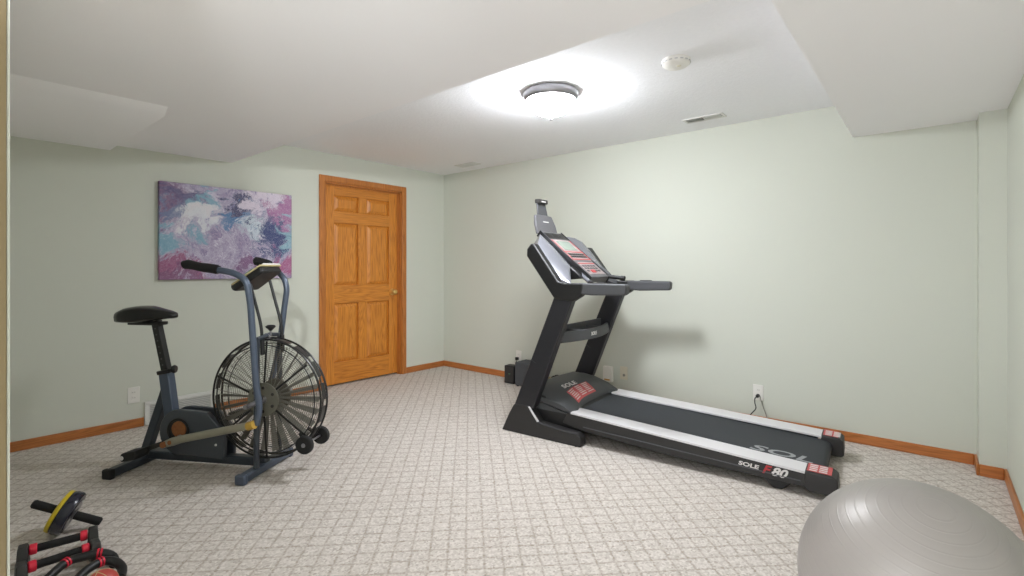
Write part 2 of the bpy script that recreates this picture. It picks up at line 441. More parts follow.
# return-air register
rg = empty('wall_register', 'white louvred vent low on the left wall behind the bike', 'vent', (0, -3.022, 0))
MB().box(.001, 0, .002, .018, .480, .030).box(.001, 0, .152, .018, .480, .180).box(.001, 0, .03, .018, .032, .152).box(.001, .448, .03, .018, .480, .152).build('frame', 'register', rg, bevel=.003)
MB().box(.001, .03, .028, .004, .45, .154).build('backing', 'grille_gap', rg)
lv = MB()
for k in range(9):
    z = .036+k*.0135; lv.box(.004, .032, z, .015, .448, z+.0045, Matrix.Translation((0, 0, 0)))
lv.build('louvre', 'register', rg)
# outlets
def plate(name, label, cat, loc, rz, w=.074, h=.118, mat='white', kind='duplex', group=None):
    t = empty(name, label, cat, loc, rz, group)   # local: x across, -y out of the wall
    MB().box(-w/2, -.006, -h/2, w/2, -.0005, h/2).build('cover_plate', mat, t, bevel=.002)
    for z in (-.02, .02):
        if kind == 'duplex':
            MB().lathe([(.016, 0), (.016, .003), (.0, .003)], 20, frame((0, -.006, z), (1, 0, 0), (0, 0, 1)) ).build('socket', mat, t)
            MB().box(-.007, -.0095, z-.004, -.005, -.0088, z+.005).box(.005, -.0095, z-.004, .007, -.0088, z+.005).build('slot', 'slot', t)
    if kind == 'switch': MB().box(-.005, -.013, -.012, .005, -.005, .012).build('toggle', mat, t, bevel=.001)
    if kind == 'jack':
        MB().lathe([(.012, 0), (.012, .006), (0, .006)], 16, frame((.004, -.006, -.018), (1, 0, 0), (0, 0, 1))).build('jack', 'greycord', t)
    return t
plate('wall_outlet', 'white wall outlet behind the middle of the treadmill deck, black plug in it', 'outlet', (3.538, 0, .243), 0)
plate('wall_outlet', 'white wall outlet near the corner above the black and grey boxes', 'outlet', (1.182, 0, .252), 0, w=.07)
plate('jack_plate', 'ivory wall plate right of the tall white adapter, behind the treadmill hood', 'wall plate', (2.413, 0, .238), 0, mat='ivory', kind='jack')
plate('wall_outlet', 'white wall outlet plate low on the left wall beside the floor vent', 'outlet', (0, -3.087, .244), 90, kind='duplex')
ad = empty('plug_in_adapter', 'tall white plug-in adapter with amber light on the wall behind the treadmill', 'adapter', (2.264, 0, .145))
MB().prism([(-.046, 0), (.046, 0), (.046, .14), (-.046, .14)], -.042, -.001).build('housing', 'white', ad, bevel=.007, seg=3)
MB().box(-.03, -.0445, .012, .028, -.041, .026).build('indicator_light', 'amber', ad, bevel=.002)
# plugs with cords
pc = empty('power_cord', 'black power cord and plug dropping behind the treadmill from the outlet', 'cord', (3.538, 0, 0))
MB().cyl((-.0, -.010, .222), (-.0, -.040, .220), .014, 16, .011).build('plug', 'black', pc, bevel=.002)
MB().tube(smooth_path([(0, -.038, .220), (-.012, -.05, .205), (-.014, -.045, .17), (-.008, -.04, .13), (-.035, -.04, .09), (-.065, -.05, .05), (-.10, -.07, .012), (-.20, -.10, .006)]), .0038, 8).build('cable', 'black', pc)
gc = MB().tube(smooth_path([(3.552, -.012, .218), (3.562, -.022, .19), (3.578, -.024, .14), (3.60, -.026, .08), (3.615, -.03, .02), (3.64, -.05, .006), (3.75, -.07, .006)]), .0032, 8).build('grey_cord', 'greycord')
tag(gc, 'thin grey cord hanging to the right of the black power cord', 'cord')
pk = empty('power_cord', 'short black plug and cord in the corner outlet above the grey box', 'cord', (1.175, 0, 0))
MB().box(-.016, -.040, .212, .016, -.010, .242).build('plug', 'black', pk, bevel=.005)
MB().tube(smooth_path([(0, -.036, .216), (.01, -.045, .19), (.03, -.04, .12), (.03, -.035, .03), (.02, -.03, .006)]), .0035, 8).build('cable', 'black', pk)
# small boxes near the corner
b1 = empty('speaker', 'small black box speaker with green mark on the floor by the corner', 'speaker', (1.208, -.155, 0), 4)
MB().box(-.055, -.05, 0, .07, .05, .183).build('cabinet', 'black', b1, bevel=.006)
MB().box(-.046, -.053, .012, .06, -.049, .171).build('grille', 'slot', b1, bevel=.002)
MB().box(.0, -.0545, .098, .024, -.0525, .103).build('badge', simple('green_badge', (90, 150, 100), .4), b1)
b2 = empty('subwoofer', 'taller dark grey box on the floor behind the left treadmill upright', 'speaker', (1.43, -.155, 0), 3)
MB().box(-.105, -.09, .008, .10, .10, .245).build('cabinet', 'boxgrey', b2, bevel=.014, seg=3)
for fx, fy in ((-.08, -.07), (.08, -.07), (-.08, .07), (.08, .07)):
    MB().lathe([(.012, 0), (.012, .009)], 12, Matrix.Translation((fx, fy, 0))).build('foot', 'black', b2)
# coiled cables
for (nm, mt, cx, cy, r0, ph, lab) in (('cable_coil', 'tancord', 1.70, -.16, .052, 0, 'tan coiled cable on the floor between the treadmill uprights'),
                                  ('cable_coil', 'black', 1.72, -.075, .060, 1.2, 'black tangled cable behind the tan coil and treadmill hood')):
    pp = []
    for i in range(90):
        a = i*.28+ph; r_ = r0*(1+.12*math.sin(i*.7+ph))
        pp.append((cx+r_*math.cos(a), cy+(.028*math.sin(i*.31)+.012*math.cos(a))*.4, .068+r_*math.sin(a)*1.0))
    pp += [(cx+.08, cy-.01, .05), (cx+.16, cy-.02, .11), (cx+.26, cy, .09), (cx+.38, cy, .12), (cx+.50, cy+.03, .05), (cx+.6, cy+.03, .006)] if mt == 'black' else [(cx+.02, cy+.03, .02), (cx+.08, cy+.05, .006)]
    tag(MB().tube(pp, .0042, 6).build(nm, mt), lab, 'cable')

# ceiling lamp
def lamp(loc, label, bowl, R_=.177):
    t = empty('ceiling_light', label, 'ceiling light', loc)
    MB().lathe([(R_*.97, -.001), (R_, -.008), (R_, -.024), (R_*.975, -.040), (R_*.93, -.054), (R_*.90, -.058), (R_*.885, -.056), (R_*.88, -.04), (R_*.8, -.030)], 64).build('pan', 'nickel', t)
    prof = [(R_*.885, -.052)]
    for i in range(1, 13):
        a = i/12*math.pi/2; prof.append((R_*.885*math.cos(a)**1.05, -.052-.100*math.sin(a)))
    MB().lathe(prof, 64).build('glass_bowl', bowl, t, smooth=60)
    MB().lathe([(0, -.148), (.014, -.150), (.018, -.156), (.012, -.163), (.006, -.166), (.011, -.172), (.008, -.180), (0, -.185)], 24).build('finial', 'nickel', t)
    return t
lamp((2.675, -1.498, CH), 'lit frosted dome ceiling light with brushed metal rim and finial', 'bowl')
# unseen spotlight added on the hall ceiling to brighten the far corner
sl0 = Vector((4.40, -4.40, 1.96)); aim = (Vector((.0, -1.15, 1.2))-sl0).normalized()
sf = empty('fill_spotlight', 'unseen white fill spotlight added on the hall ceiling behind the camera', 'spotlight', sl0)
MB().lathe([(.045, .0), (.045, .018), (0, .018)], 24, Matrix.Translation((0, -.03, .10))).build('mount', 'white', sf)
MB().cyl((0, -.03, .105), (0, -.03, .03), .006, 12).build('stem', 'white', sf)
hd = aim.orthogonal()
MB().lathe([(.050, .0), (.052, -.01), (.048, -.06), (.030, -.085), (0, -.088), (0, -.080), (.027, -.078), (.044, -.055), (.047, -.002)], 28, frame((0, 0, 0), hd, aim.cross(hd))).build('shade', 'white', sf)
ld = bpy.data.lights.new('fill_spot', 'SPOT'); ld.energy = 95; ld.spot_size = R(56); ld.spot_blend = 1.0; ld.shadow_soft_size = .045; ld.color = (.95, .98, 1)
lo = bpy.data.objects.new('fill_spot', ld); COL.objects.link(lo); lo.parent = sf; lo.location = aim*.012; lo.rotation_euler = aim.to_track_quat('-Z', 'Y').to_euler()
# smoke detector
sd = empty('smoke_detector', 'round white smoke detector on the textured ceiling right of the lamp', 'smoke detector', (3.485, -1.465, CH))
MB().lathe([(.074, -.0005), (.076, -.008), (.072, -.026), (.060, -.036), (.035, -.040), (0, -.041)], 40).build('housing', 'white', sd)
sl = MB()
for k in range(16):
    a = k/16*2*math.pi
    sl.box(.0725, -.008, -.022, .0765, .008, -.017, Matrix.Rotation(a, 4, 'Z'))
sl.build('vent_slots', 'grille_gap', sd)
MB().lathe([(.012, -.0385), (.012, -.0425), (0, -.043)], 16, Matrix.Translation((.02, -.01, 0))).build('test_button', 'ivory', sd)
def cvent(x0, x1, y0, y1, label, dark):
    t = empty('ceiling_vent', label, 'vent', ((x0+x1)/2, (y0+y1)/2, CH), group='ceiling vents')
    w, d = (x1-x0)/2, (y1-y0)/2; f = .018
    MB().box(-w, -d, -.008, w, -d+f, -.0005).box(-w, d-f, -.008, w, d, -.0005).box(-w, -d+f, -.008, -w+f, d-f, -.0005).box(w-f, -d+f, -.008, w, d-f, -.0005).box(-.006, -d+f, -.008, .006, d-f, -.0005).build('frame', 'register', t, bevel=.002)
    MB().box(-w+f, -d+f, -.0015, w-f, d-f, -.0005).build('duct_opening', 'slot', t)
    for sgn, an in ((-1, -35), (1, 35)):
        lv = MB()
        for k in range(9):
            cx = sgn*(.012+(w-f-.018)*(k+.5)/9)
            lv.box(-.0012, -d+f, -.006, .0012, d-f, .006, Matrix.Translation((cx, 0, -.0065)) @ Matrix.Rotation(R(an), 4, 'Y'))
        lv.build('louvre', 'register', t)
cvent(3.09, 3.385, -.37, -.255, 'white slotted ceiling vent above the treadmill, nearest the right soffit', 1)
cvent(.53, .82, -.33, -.20, 'white slotted ceiling vent near the far corner of the room', 1)

# ------------------------------------------------------------------ treadmill
T = empty('treadmill', 'black and silver folding treadmill along the back wall', 'treadmill', (2.144, -1.347, 0), 4.5)
brp = [(-.022, 0), (.045, .135), (.085, .20), (.10, .21), (.218, .213), (.30, .112), (.32, .105), (.50, .090), (.60, .088), (.628, .062), (.630, .012), (.622, 0)]
for y0, y1, s in ((0, .078, -1), (.842, .92, 1)):
    br = MB().prism(brp, y0, y1).build('base_rail', 'plastic', T, bevel=.008, seg=3)
    yo = y0-.002 if s < 0 else y1-.006
    MB().prism([(.212, .205), (.222, .208), (.302, .116), (.288, .110)], yo, yo+.008).build('chrome_strip', 'rail', br)
    MB().cyl((.59, y0+.01, .0), (.59, y0+.01, .02), .01).build('levelling_foot', 'black', br)
MB().box(.06, .078, .03, .14, .842, .075).build('cross_member', 'black', T, bevel=.005)
for y0 in (.006, .846):
    up = MB().prism([(.085, .195), (.252, .195), (.583, 1.03), (.437, 1.03)], y0, y0+.068).build('upright', 'upright', T, bevel=.009, seg=3)
    yy = y0 if y0 < .5 else y0+.068
    MB().cyl((.245, yy-.002, .42), (.245, yy+.002, .42), .006, 12).build('bolt', 'black', up)
    MB().cyl((.36, yy-.002, .64), (.36, yy+.002, .64), .004, 12).build('bolt', 'black', up)
    MB().bar((.232, y0-.0005, .545), (.275, y0-.0005, .52), .0015, .002).build('seam', 'handrail', up)
# motor hood
def hz(x, y):
    prof = [(.10, .28), (.14, .322), (.20, .343), (.27, .346), (.36, .335), (.44, .310), (.50, .276), (.54, .245), (.575, .205)]
    for (a, za), (b, zb) in zip(prof[:-1], prof[1:]):
        if x <= b+1e-6: z = za+(zb-za)*(x-a)/(b-a); break
    e = abs((y-.46)/.395)
    return z-.075*e**4
hx = [.10, .12, .14, .17, .20, .235, .27, .32, .36, .40, .44, .47, .50, .52, .54]
hy = [.065+i*.79/20 for i in range(21)]
hm = bmesh.new(); grid = []
for y in hy:
    rw = []
    e = abs((y-.46)/.395)
    for x in hx:
        xx = x if x < .3 else .3+(x-.3)*(.84+.30*e**3)
        rw.append(hm.verts.new((xx, y, hz(x, y))))
    grid.append(rw)
for i in range(20):
    for j in range(len(hx)-1): hm.faces.new((grid[i][j], grid[i][j+1], grid[i+1][j+1], grid[i+1][j]))
bot = [[hm.verts.new((v.co.x, v.co.y, .185)) for v in (rw[0], rw[-1])] for rw in grid]
for i in range(20):
    hm.faces.new((grid[i][0], grid[i+1][0], bot[i+1][0], bot[i][0])); hm.faces.new((grid[i][-1], bot[i][1], bot[i+1][1], grid[i+1][-1]))
    hm.faces.new((bot[i][0], bot[i+1][0], bot[i+1][1], bot[i][1]))
for i in (0, 20):
    hm.faces.new([v for v in grid[i]]+[bot[i][1], bot[i][0]])
q = MB(); q.b.free(); q.b = hm
hood = q.build('motor_hood', 'hood', T, smooth=50)
MB().prism([(.08, .10), (.10, .30), (.16, .305), (.30, .28), (.46, .215), (.53, .20), (.56, .18), (.56, .075), (.3, .085), (.1, .09)], .068, .852).build('motor_housing', 'black', T, bevel=.01)
def on_hood(x, y, h=.003):
    return Vector((x, y, hz(x, y)+h))
# red label and lettering on the hood
lb = MB(); a = []
LXs = [.425, .455, .485, .515, .530]; LYs = [.19+i*.064 for i in range(6)]
def hw(x, y):
    e = abs((y-.46)/.395); return (x if x < .3 else .3+(x-.3)*(.84+.30*e**3), y, hz(x, y)+.0025)
vv = [[lb.b.verts.new(hw(x, y)) for x in LXs] for y in LYs]
for i in range(5):
    for j in range(4): lb.b.faces.new((vv[i][j], vv[i][j+1], vv[i+1][j+1], vv[i+1][j]))
label = lb.build('warning_label', 'redlabel', hood)
lt = MB()
for r_, x in enumerate((.437, .452, .467, .482, .497, .512)):
    for c_ in range(3):
        ya = .205+c_*.103; yb = ya+random.uniform(.06, .088)
        p, q2 = Vector(hw(x, ya)), Vector(hw(x, yb))
        lt.bar(p+Vector((0, 0, .001)), q2+Vector((0, 0, .001)), .0055, .001, (1, 0, -.6))
lt.build('label_lines', 'print', label)
p0 = hw(.390, .30); sl_ = Vector(hw(.42, .25))-Vector(hw(.37, .25))
text('maker_lettering', 'SOLE', .056, 'print', hood, frame((p0[0], .30, p0[2]+.002), (0, 1, 0), -sl_), 1.55, .1, .0008, .001)
# deck
def dz(x): return .205-.0535*(x-.5)     # rail top height
sx0, sx1 = .525, 1.91
for y0, y1, nm in ((.055, .19, 'n'), (.715, .860, 'f')):
    dz = (lambda x: .205-.0535*(x-.5)) if nm == 'n' else (lambda x: .207-.047*(x-.5))
    ux = 0 if nm == 'n' else .03
    ya, yb = (y0, y0+.035) if nm == 'n' else (y1-.035, y1)
    sd_ = MB().prism([(.46, .125), (.50, dz(.5)-.006), (sx1, dz(sx1)-.006), (sx1, .050), (1.2, .058), (.60, .095)], ya, yb).build('side_frame', 'plastic', T, bevel=.004)
    yy = ya if nm == 'n' else yb
    MB().bar((.62, yy, .122), (sx1-.02, yy, .078), .008, .006).build('moulded_ridge', 'handrail', sd_, bevel=.002)
    MB().loft([[(x, y0-.004 if k in (0, 3) else y1, dz(x)+(.004 if k in (2, 3) else -.010)) for k in (0, 1, 2, 3)] for x in (sx0, sx1+ux)]).build('foot_rail', 'rail', T, bevel=.003)
    # rear end cap
    zc_ = dz(1.95)
    cap = MB().prism([(1.905+ux, .046), (1.905+ux, zc_+.008), (2.03, zc_+.004), (2.052, zc_-.012), (2.056, .040), (2.04, .030), (1.93, .030)], y0-.006, y1+.004).build('end_cap', 'plastic', T, bevel=.008, seg=3)
    MB().loft([[(x, y, (zc_+.0095 if x < 1.95 else zc_+.0060)+dd) for y, dd in ((y0+.008, 0), (y1-.008, 0), (y1-.008, .0012), (y0+.008, .0012))] for x in (1.915+ux, 2.025)]).build('warning_label', 'redlabel', cap)
    bl = MB()
    for c_ in range(4):
        for r_ in range(2):
            xa = 1.925+ux+r_*.044
            bl.box(xa, y0+.018+c_*.027, zc_+.0075, xa+.036, y0+.018+c_*.027+.012, zc_+.0115-r_*.001)
    bl.build('label_lines', 'print', cap)
# belt and rollers
def dz(x): return .205-.0535*(x-.5)
bt = MB()
top = [(x, dz(x)-.006) for x in (.40, .7, 1.0, 1.3, 1.6, 1.93)]
ex = 1.985; rr = .040; zt = dz(1.95)-.008; arc = [(ex-.03+rr*math.cos(a_), zt-rr+rr*math.sin(a_)) for a_ in [R(d) for d in (75, 50, 25, 0, -25, -50, -80)]]
low = [(x, dz(x)-.078) for x in (1.9, 1.3, .7, .40)]
MB().prism(top+arc+low, .192, .712).build('running_belt', 'belt', T, smooth=40)
MB().box(.55, .10, .075, 1.85, .80, .115).build('deck_board', 'black', T)
nx = 1.80; beltdir = Vector((1, 0, -.0535))
text('belt_lettering', 'SOL', .125, 'greyprint', T, frame((1.765, .262, dz(1.765)-.0045), beltdir, (0, 1, 0)), 1.45, .2, .0004, .002)
tx = frame((1.665, .053, .105), beltdir, (0, 0, 1))
text('side_lettering', 'SOLE', .030, 'print', T, frame((1.638, .053, .103), beltdir, (0, 0, 1)), 1.5, .1, .0008, .001)
text('side_letter', 'F', .062, 'red', T, frame((1.722, .053, .098), beltdir, (0, 0, 1)), 1.1, .35, .0008, .002)
text('side_numerals', '80', .062, 'print', T, frame((1.785, .053, .095), beltdir, (0, 0, 1)), 1.15, .35, .0008, .002)
for y0 in (.075, .785):
    MB().prism([(1.70, .062), (1.86, .062), (1.83, .03), (1.80, .002), (1.76, .0), (1.735, .02)], y0, y0+.03).build('rear_foot', 'black', T, bevel=.004)
# lower handle / accessory tray between the uprights
tr = []
for i in range(13):
    f = i/12; y = .07+f*.78; bow = .075*math.sin(math.pi*f)
    tr.append((y, bow))
front = [(x_, y, z_) for y, b_ in tr for x_, z_ in [(.44+b_, .70)]]
MB().loft([[(.415+b_, y, .742), (.437+b_, y, .742), (.447+b_, y, .668), (.427+b_, y, .664)] for y, b_ in tr]).build('tray_rim', 'handrail', T, bevel=.004)
MB().loft([[(.36, y, .775), (.375, y, .775), (.375, y, .70), (.36, y, .70)] for y, b_ in tr]).build('tray_back', 'handrail', T, bevel=.003)
fl = MB().loft([[(.365, y, .685), (.43+b_, y, .685), (.43+b_, y, .675), (.365, y, .675)] for y, b_ in tr]).build('tray_floor', 'black', T)
for y in (.28, .58):
    MB().box(.365, y-.008, .685, .49, y+.008, .745).build('tray_divider', 'handrail', T, bevel=.002)
text('tray_lettering', 'SOLE', .035, 'print', T, frame((.519, .42, .705), (0, 1, 0), (-.13, 0, 1)), 1.1, .3, .0012, .001)
# console: side wings, silver shells, centre panel
wing = [(.197, 1.275), (.200, 1.325), (.235, 1.366), (.262, 1.358), (.455, 1.100), (.50, 1.088), (.648, 1.090), (.645, 1.05), (.632, 1.005), (.565, .965), (.43, .975), (.412, .995)]
for k, (y0, y1) in enumerate(((.0, .068), (.852, .92))):
    MB().prism(wing, y0, y1).build('console_side', 'black', T, bevel=.012, seg=3)
    yi = .066 if k == 0 else .854; sg = 1 if k == 0 else -1
    ra = [(.215, 1.30), (.240, 1.352), (.33, 1.245), (.43, 1.115), (.475, 1.098), (.52, 1.088), (.515, 1.055), (.40, 1.04), (.30, 1.17)]
    rb = [(.075, 1.37), (.135, 1.446), (.25, 1.352), (.34, 1.268), (.395, 1.212), (.405, 1.185), (.40, 1.135), (.33, 1.115), (.18, 1.24)]
    rings = []
    for f, g_, bu in ((0, 0, .0), (.08, .06, .012), (.30, .30, .030), (.60, .62, .030), (.85, .88, .014), (1, 1, 0)):
        y = yi+sg*f*.212
        rings.append([(a_[0]*(1-g_)+c_[0]*g_+(bu*.6 if 0 < q_ < 5 else 0), y, a_[1]*(1-g_)+c_[1]*g_+(bu if 0 < q_ < 5 else 0)) for q_, (a_, c_) in enumerate(zip(ra, rb))])
    MB().loft(rings).build('console_shell', 'silver', T, bevel=.004, smooth=50)
    ya, yb = sorted((yi+sg*.16, yi+sg*.228))
    MB().prism([(.34, 1.20), (.43, 1.20), (.50, 1.145), (.52, 1.115), (.40, 1.105), (.33, 1.14)], ya, yb).build('cup_holder', 'black', T, bevel=.01)
PO = Vector((.145, .30, 1.462)); PX = Vector((.774, 0, -.633)); PN = Vector((.633, 0, .774))
def pan(s0, s1, y0, y1, n0, n1):
    return [[PO+PX*s+PN*n+Vector((0, y-.30, 0)) for y, n in ((y0, n0), (y1, n0), (y1, n1), (y0, n1))] for s in (s0, s1)]
cpn = MB().loft(pan(-.02, .535, .30, .61, -.055, 0)).build('console_panel', 'paneldark', T, bevel=.008)
MB().loft(pan(-.025, .54, .292, .30, -.05, .004)).build('panel_edge', 'black', cpn, bevel=.003)
MB().loft(pan(-.025, .54, .61, .618, -.05, .004)).build('panel_edge', 'black', cpn, bevel=.003)
for s0, s1, y0, y1, mt, nm, n in ((.0, .075, .315, .40, 'black', 'tray_pocket', .002), (.0, .075, .412, .50, 'black', 'tray_pocket', .002), (.0, .075, .512, .598, 'black', 'tray_pocket', .002),
        (.085, .34, .31, .60, 'paneltone', 'display_surround', .002), (.105, .215, .36, .55, 'lcd', 'display', .004),
        (.235, .243, .31, .60, 'red', 'red_line', .004), (.325, .333, .31, .60, 'red', 'red_line', .004), (.09, .33, .312, .319, 'red', 'red_line', .004), (.09, .33, .591, .598, 'red', 'red_line', .004),
        (.36, .50, .33, .58, 'paneltone', 'lower_overlay', .002), (.375, .383, .33, .58, 'red', 'red_line', .004), (.455, .485, .40, .46, 'red', 'stop_button', .006)):
    MB().loft(pan(s0, s1, y0, y1, 0, n)).build(nm, mt, cpn)
kp = MB()
for r_ in range(2):
    for c_ in range(8):
        for v_ in [0]:
            s0 = .26+r_*.028; y0 = .33+c_*.032
            kp.loft(pan(s0, s0+.018, y0, y0+.024, .002, .005))
kp.build('button_rows', 'black', cpn)
kp = MB()
for r_ in range(3):
    for c_ in range(5):
        s0 = .40+r_*.028; y0 = .345+c_*.044
        if not (r_ == 2 and c_ in (1, 2)): kp.loft(pan(s0, s0+.016, y0, y0+.03, .002, .005))
kp.build('keypad', 'handrail', cpn)
# reading rack / tablet holder
rk = MB().loft([[(.105, .30, 1.455), (.085, .30, 1.455), (.085, .605, 1.455), (.105, .605, 1.455)],
                [(.085, .305, 1.53), (.062, .305, 1.53), (.062, .60, 1.53), (.085, .60, 1.53)],
                [(.062, .33, 1.605), (.045, .33, 1.605), (.045, .575, 1.605), (.062, .575, 1.605)],
                [(.060, .37, 1.612), (.043, .37, 1.612), (.043, .53, 1.612), (.060, .53, 1.612)]]).build('tablet_holder', 'paneldark', T, bevel=.004)
MB().loft([[(.058, .375, 1.60), (.046, .375, 1.60), (.046, .525, 1.60), (.058, .525, 1.60)], [(.040, .39, 1.715), (.028, .39, 1.715), (.028, .51, 1.715), (.040, .51, 1.715)]]).build('holder_arm', 'handrail', rk, bevel=.004)
MB().box(.018, .385, 1.705, .062, .515, 1.738).build('holder_clamp', 'slot', rk, bevel=.005)
MB().box(.062, .42, 1.715, .064, .48, 1.724).build('clamp_strip', 'print', rk)
MB().box(.0755, .42, 1.553, .0785, .50, 1.561).build('holder_lettering', 'print', rk)
# grips on the console and handrails
for pts, nm in ((((.47, .30, 1.145), (.53, .255, 1.12), (.60, .205, 1.085)), 'n'), (((.47, .60, 1.145), (.56, .60, 1.125), (.665, .60, 1.113)), 'f')):
    g_ = MB().tube(smooth_path(pts, 4), .015, 14).build('pulse_bar', 'silver' if nm == 'n' else 'black', T)
    d_ = (Vector(pts[2])-Vector(pts[1])).normalized(); e_ = Vector(pts[2])
    MB().cyl(e_-d_*.012, e_+d_*.022, .019, 18).build('end_cap', 'black', g_, bevel=.003)
for y0 in (.004, .848):
    hr = MB().prism([(.60, 1.018), (.60, 1.083), (.64, 1.088), (.935, 1.088), (.948, 1.075), (.945, 1.03), (.93, 1.018), (.70, 1.010)], y0, y0+.062).build('handrail', 'handrail', T, bevel=.011, seg=3)
    MB().box(.70, y0+.014, 1.086, .79, y0+.048, 1.094).build('pulse_sensor', 'silver' if False else 'plastic', hr, bevel=.003)

# ------------------------------------------------------------------ air bike
B = empty('exercise_bike', 'slate blue upright air bike with a large caged fan wheel', 'exercise bike', (.85, -3.22, 0), 31)
def stab(x, y0, y1, nm):
    s_ = MB().loft([[(x+dx, y, z+hh) for dx, z in ((-.028, .012), (-.020, .006), (.020, .006), (.028, .012), (.028, .042), (.020, .052), (-.020, .052), (-.028, .042))] for y, hh in ((y0+.012, 0), (y1-.012, 0))]).build(nm, 'slate' if x > .5 else 'slatedark', B, bevel=.003)
    for y in (y0, y1):
        e0, e1 = (y-.004, y+.03) if y == y0 else (y-.03, y+.004)
        MB().box(x-.031, e0, 0, x+.031, e1, .055).build('end_cap', 'pedal' if x < .5 else 'slate', s_, bevel=.009, seg=3)
stab(.02, -.265, .255, 'rear_stabilizer'); stab(.812, -.215, .235, 'front_stabilizer')
MB().box(.02, -.026, .030, .83, .026, .080).build('base_beam', 'slatedark', B, bevel=.006)
MB().bar((.225, 0, .07), (.148, 0, .565), .052, .068).build('seat_tube', 'slate', B, bevel=.006)
MB().bar((.012, 0, .07), (.158, 0, .46), .045, .052).build('rear_brace', 'slatedark', B, bevel=.006)
sp_ = MB().bar((.158, 0, .54), (.080, 0, .868), .040, .044).build('seat_post', 'black', B, bevel=.004)
for k in range(9):
    f = k/9+.08; c_ = Vector((.158, 0, .54)).lerp(Vector((.080, 0, .868)), f)
    MB().cyl(c_+Vector((0, -.0215, 0)), c_+Vector((0, -.019, 0)), .005, 10).build('adjustment_hole', 'handrail', sp_)
MB().bar((.155, 0, .548), (.150, 0, .572), .064, .086).build('post_collar', 'black', B, bevel=.005)
kb = MB().cyl((.185, -.01, .572), (.222, -.025, .580), .008, 12).build('clamp_knob', 'black', B)
MB().lathe([(0, -.012), (.020, -.010), (.025, 0), (.020, .012), (0, .014)], 20, frame((.232, -.028, .582), (0, 0, 1), (-.3, .9, 0))).build('knob_head', 'black', kb)
# saddle
sec = []
for x, w, zt_, zb in ((-.150, .03, .890, .868), (-.143, .070, .912, .860), (-.120, .096, .936, .856), (-.08, .108, .951, .855), (-.03, .108, .958, .857), (.02, .096, .958, .861), (.07, .072, .951, .868), (.12, .050, .942, .876), (.17, .038, .932, .882), (.205, .029, .921, .884), (.222, .010, .906, .890)):
    ring_ = []
    for k in range(20):
        a_ = 2*math.pi*k/20; cy_, sz_ = math.cos(a_), math.sin(a_)
        zz = (zt_-(zt_+zb)/2)*abs(sz_)**.75 if sz_ > 0 else -((zt_+zb)/2-zb)*abs(sz_)**.35
        ring_.append((x, w*math.copysign(abs(cy_)**.8, cy_), (zt_+zb)/2+zz))
    sec.append(ring_)
MB().loft(sec).build('saddle', 'saddle', B, smooth=60)
MB().box(-.09, -.035, .842, .13, .035, .862).build('saddle_clamp', 'black', B, bevel=.004)
# chain guard
cx_, cz_ = .295, .215
og = [(cx_+.135*math.cos(R(d)), cz_+.135*math.sin(R(d))) for d in range(110, 275, 15)]
gp = [(.40, .345), (.285, .347)]+og+[(.33, .085), (.585, .070), (.592, .225), (.50, .315), (.475, .338)]
gd = MB().prism(gp[::-1], -.062, -.028).build('chain_guard', 'guard', B, bevel=.005)
MB().prism(gp[::-1], .028, .050).build('chain_guard_far', 'guard', B, bevel=.005)
MB().ring((cx_-.004, -.064, cz_+.01), (0, 1, 0), .068, .007, 40, 8).build('guard_ring', 'black', gd)
MB().cyl((cx_-.004, -.066, cz_+.01), (cx_-.004, -.060, cz_+.01), .066, 40).build('guard_opening', 'black', gd)
sprk = MB().cyl((cx_+.006, -.072, cz_+.022), (cx_+.006, -.064, cz_+.022), .047, 36).build('sprocket', 'rust', B)
MB().cyl((.54, -.066, .155), (.54, -.060, .155), .007, 10).cyl((.54, .0, .155), (.54, .001, .155), .001, 6).build('guard_bolt', 'print', gd)
MB().bar((.40, 0, .05), (.40, 0, .10), .05, .07, (0, 1, 0)).build('guard_bracket', 'guard', B)
# cranks and pedals
AX = (.315, 0, .195)
MB().cyl((.315, -.15, .195), (.315, .15, .195), .012, 16).build('crank_axle', 'nickel', B)
MB().bar((.345, -.128, .205), (.135, -.128, .130), .018, .028).build('crank_arm', 'slot', B, bevel=.004)
MB().bar((.285, .128, .185), (.49, .128, .262), .018, .028).build('crank_arm', 'slot', B, bevel=.004)
def pedal(x, y0, y1, z):
    p_ = MB().prism([(x-.055, z-.015), (x-.042, z-.032), (x+.045, z-.014), (x+.055, z+.006), (x+.045, z+.034), (x-.045, z+.016)], y0, y1).build('pedal', 'pedal', B, bevel=.006)
    MB().cyl((x-.036, min(y0, y1)-.004, z-.007), (x-.036, min(y0, y1)-.001, z-.007), .012, 16).build('reflector', 'print', p_, bevel=.001)
    return p_
pedal(.125, -.235, -.14, .122); pedal(.50, .14, .235, .265)
# link rods to the handle arms
ln = MB().tube([(.285, -.155, .175), (.34, -.158, .195), (.40, -.165, .215), (.83, -.19, .318), (.87, -.192, .33)], [.018, .024, .022, .021, .018], 16).build('link_rod', 'rod', B)
MB().tube([(.845, -.19, .320), (.885, -.192, .332)], .0235, 16).build('bushing', 'yellowed', ln)
MB().cyl((.30, -.185, .182), (.30, -.13, .182), .017, 16).build('rod_joint', 'rust', ln)
MB().cyl((.345, -.185, .198), (.345, -.13, .198), .012, 16).build('rod_joint', 'rust', ln)
MB().tube([(.33, .155, .20), (.72, .175, .345)], .016, 14).build('link_rod', 'slatedark', B)
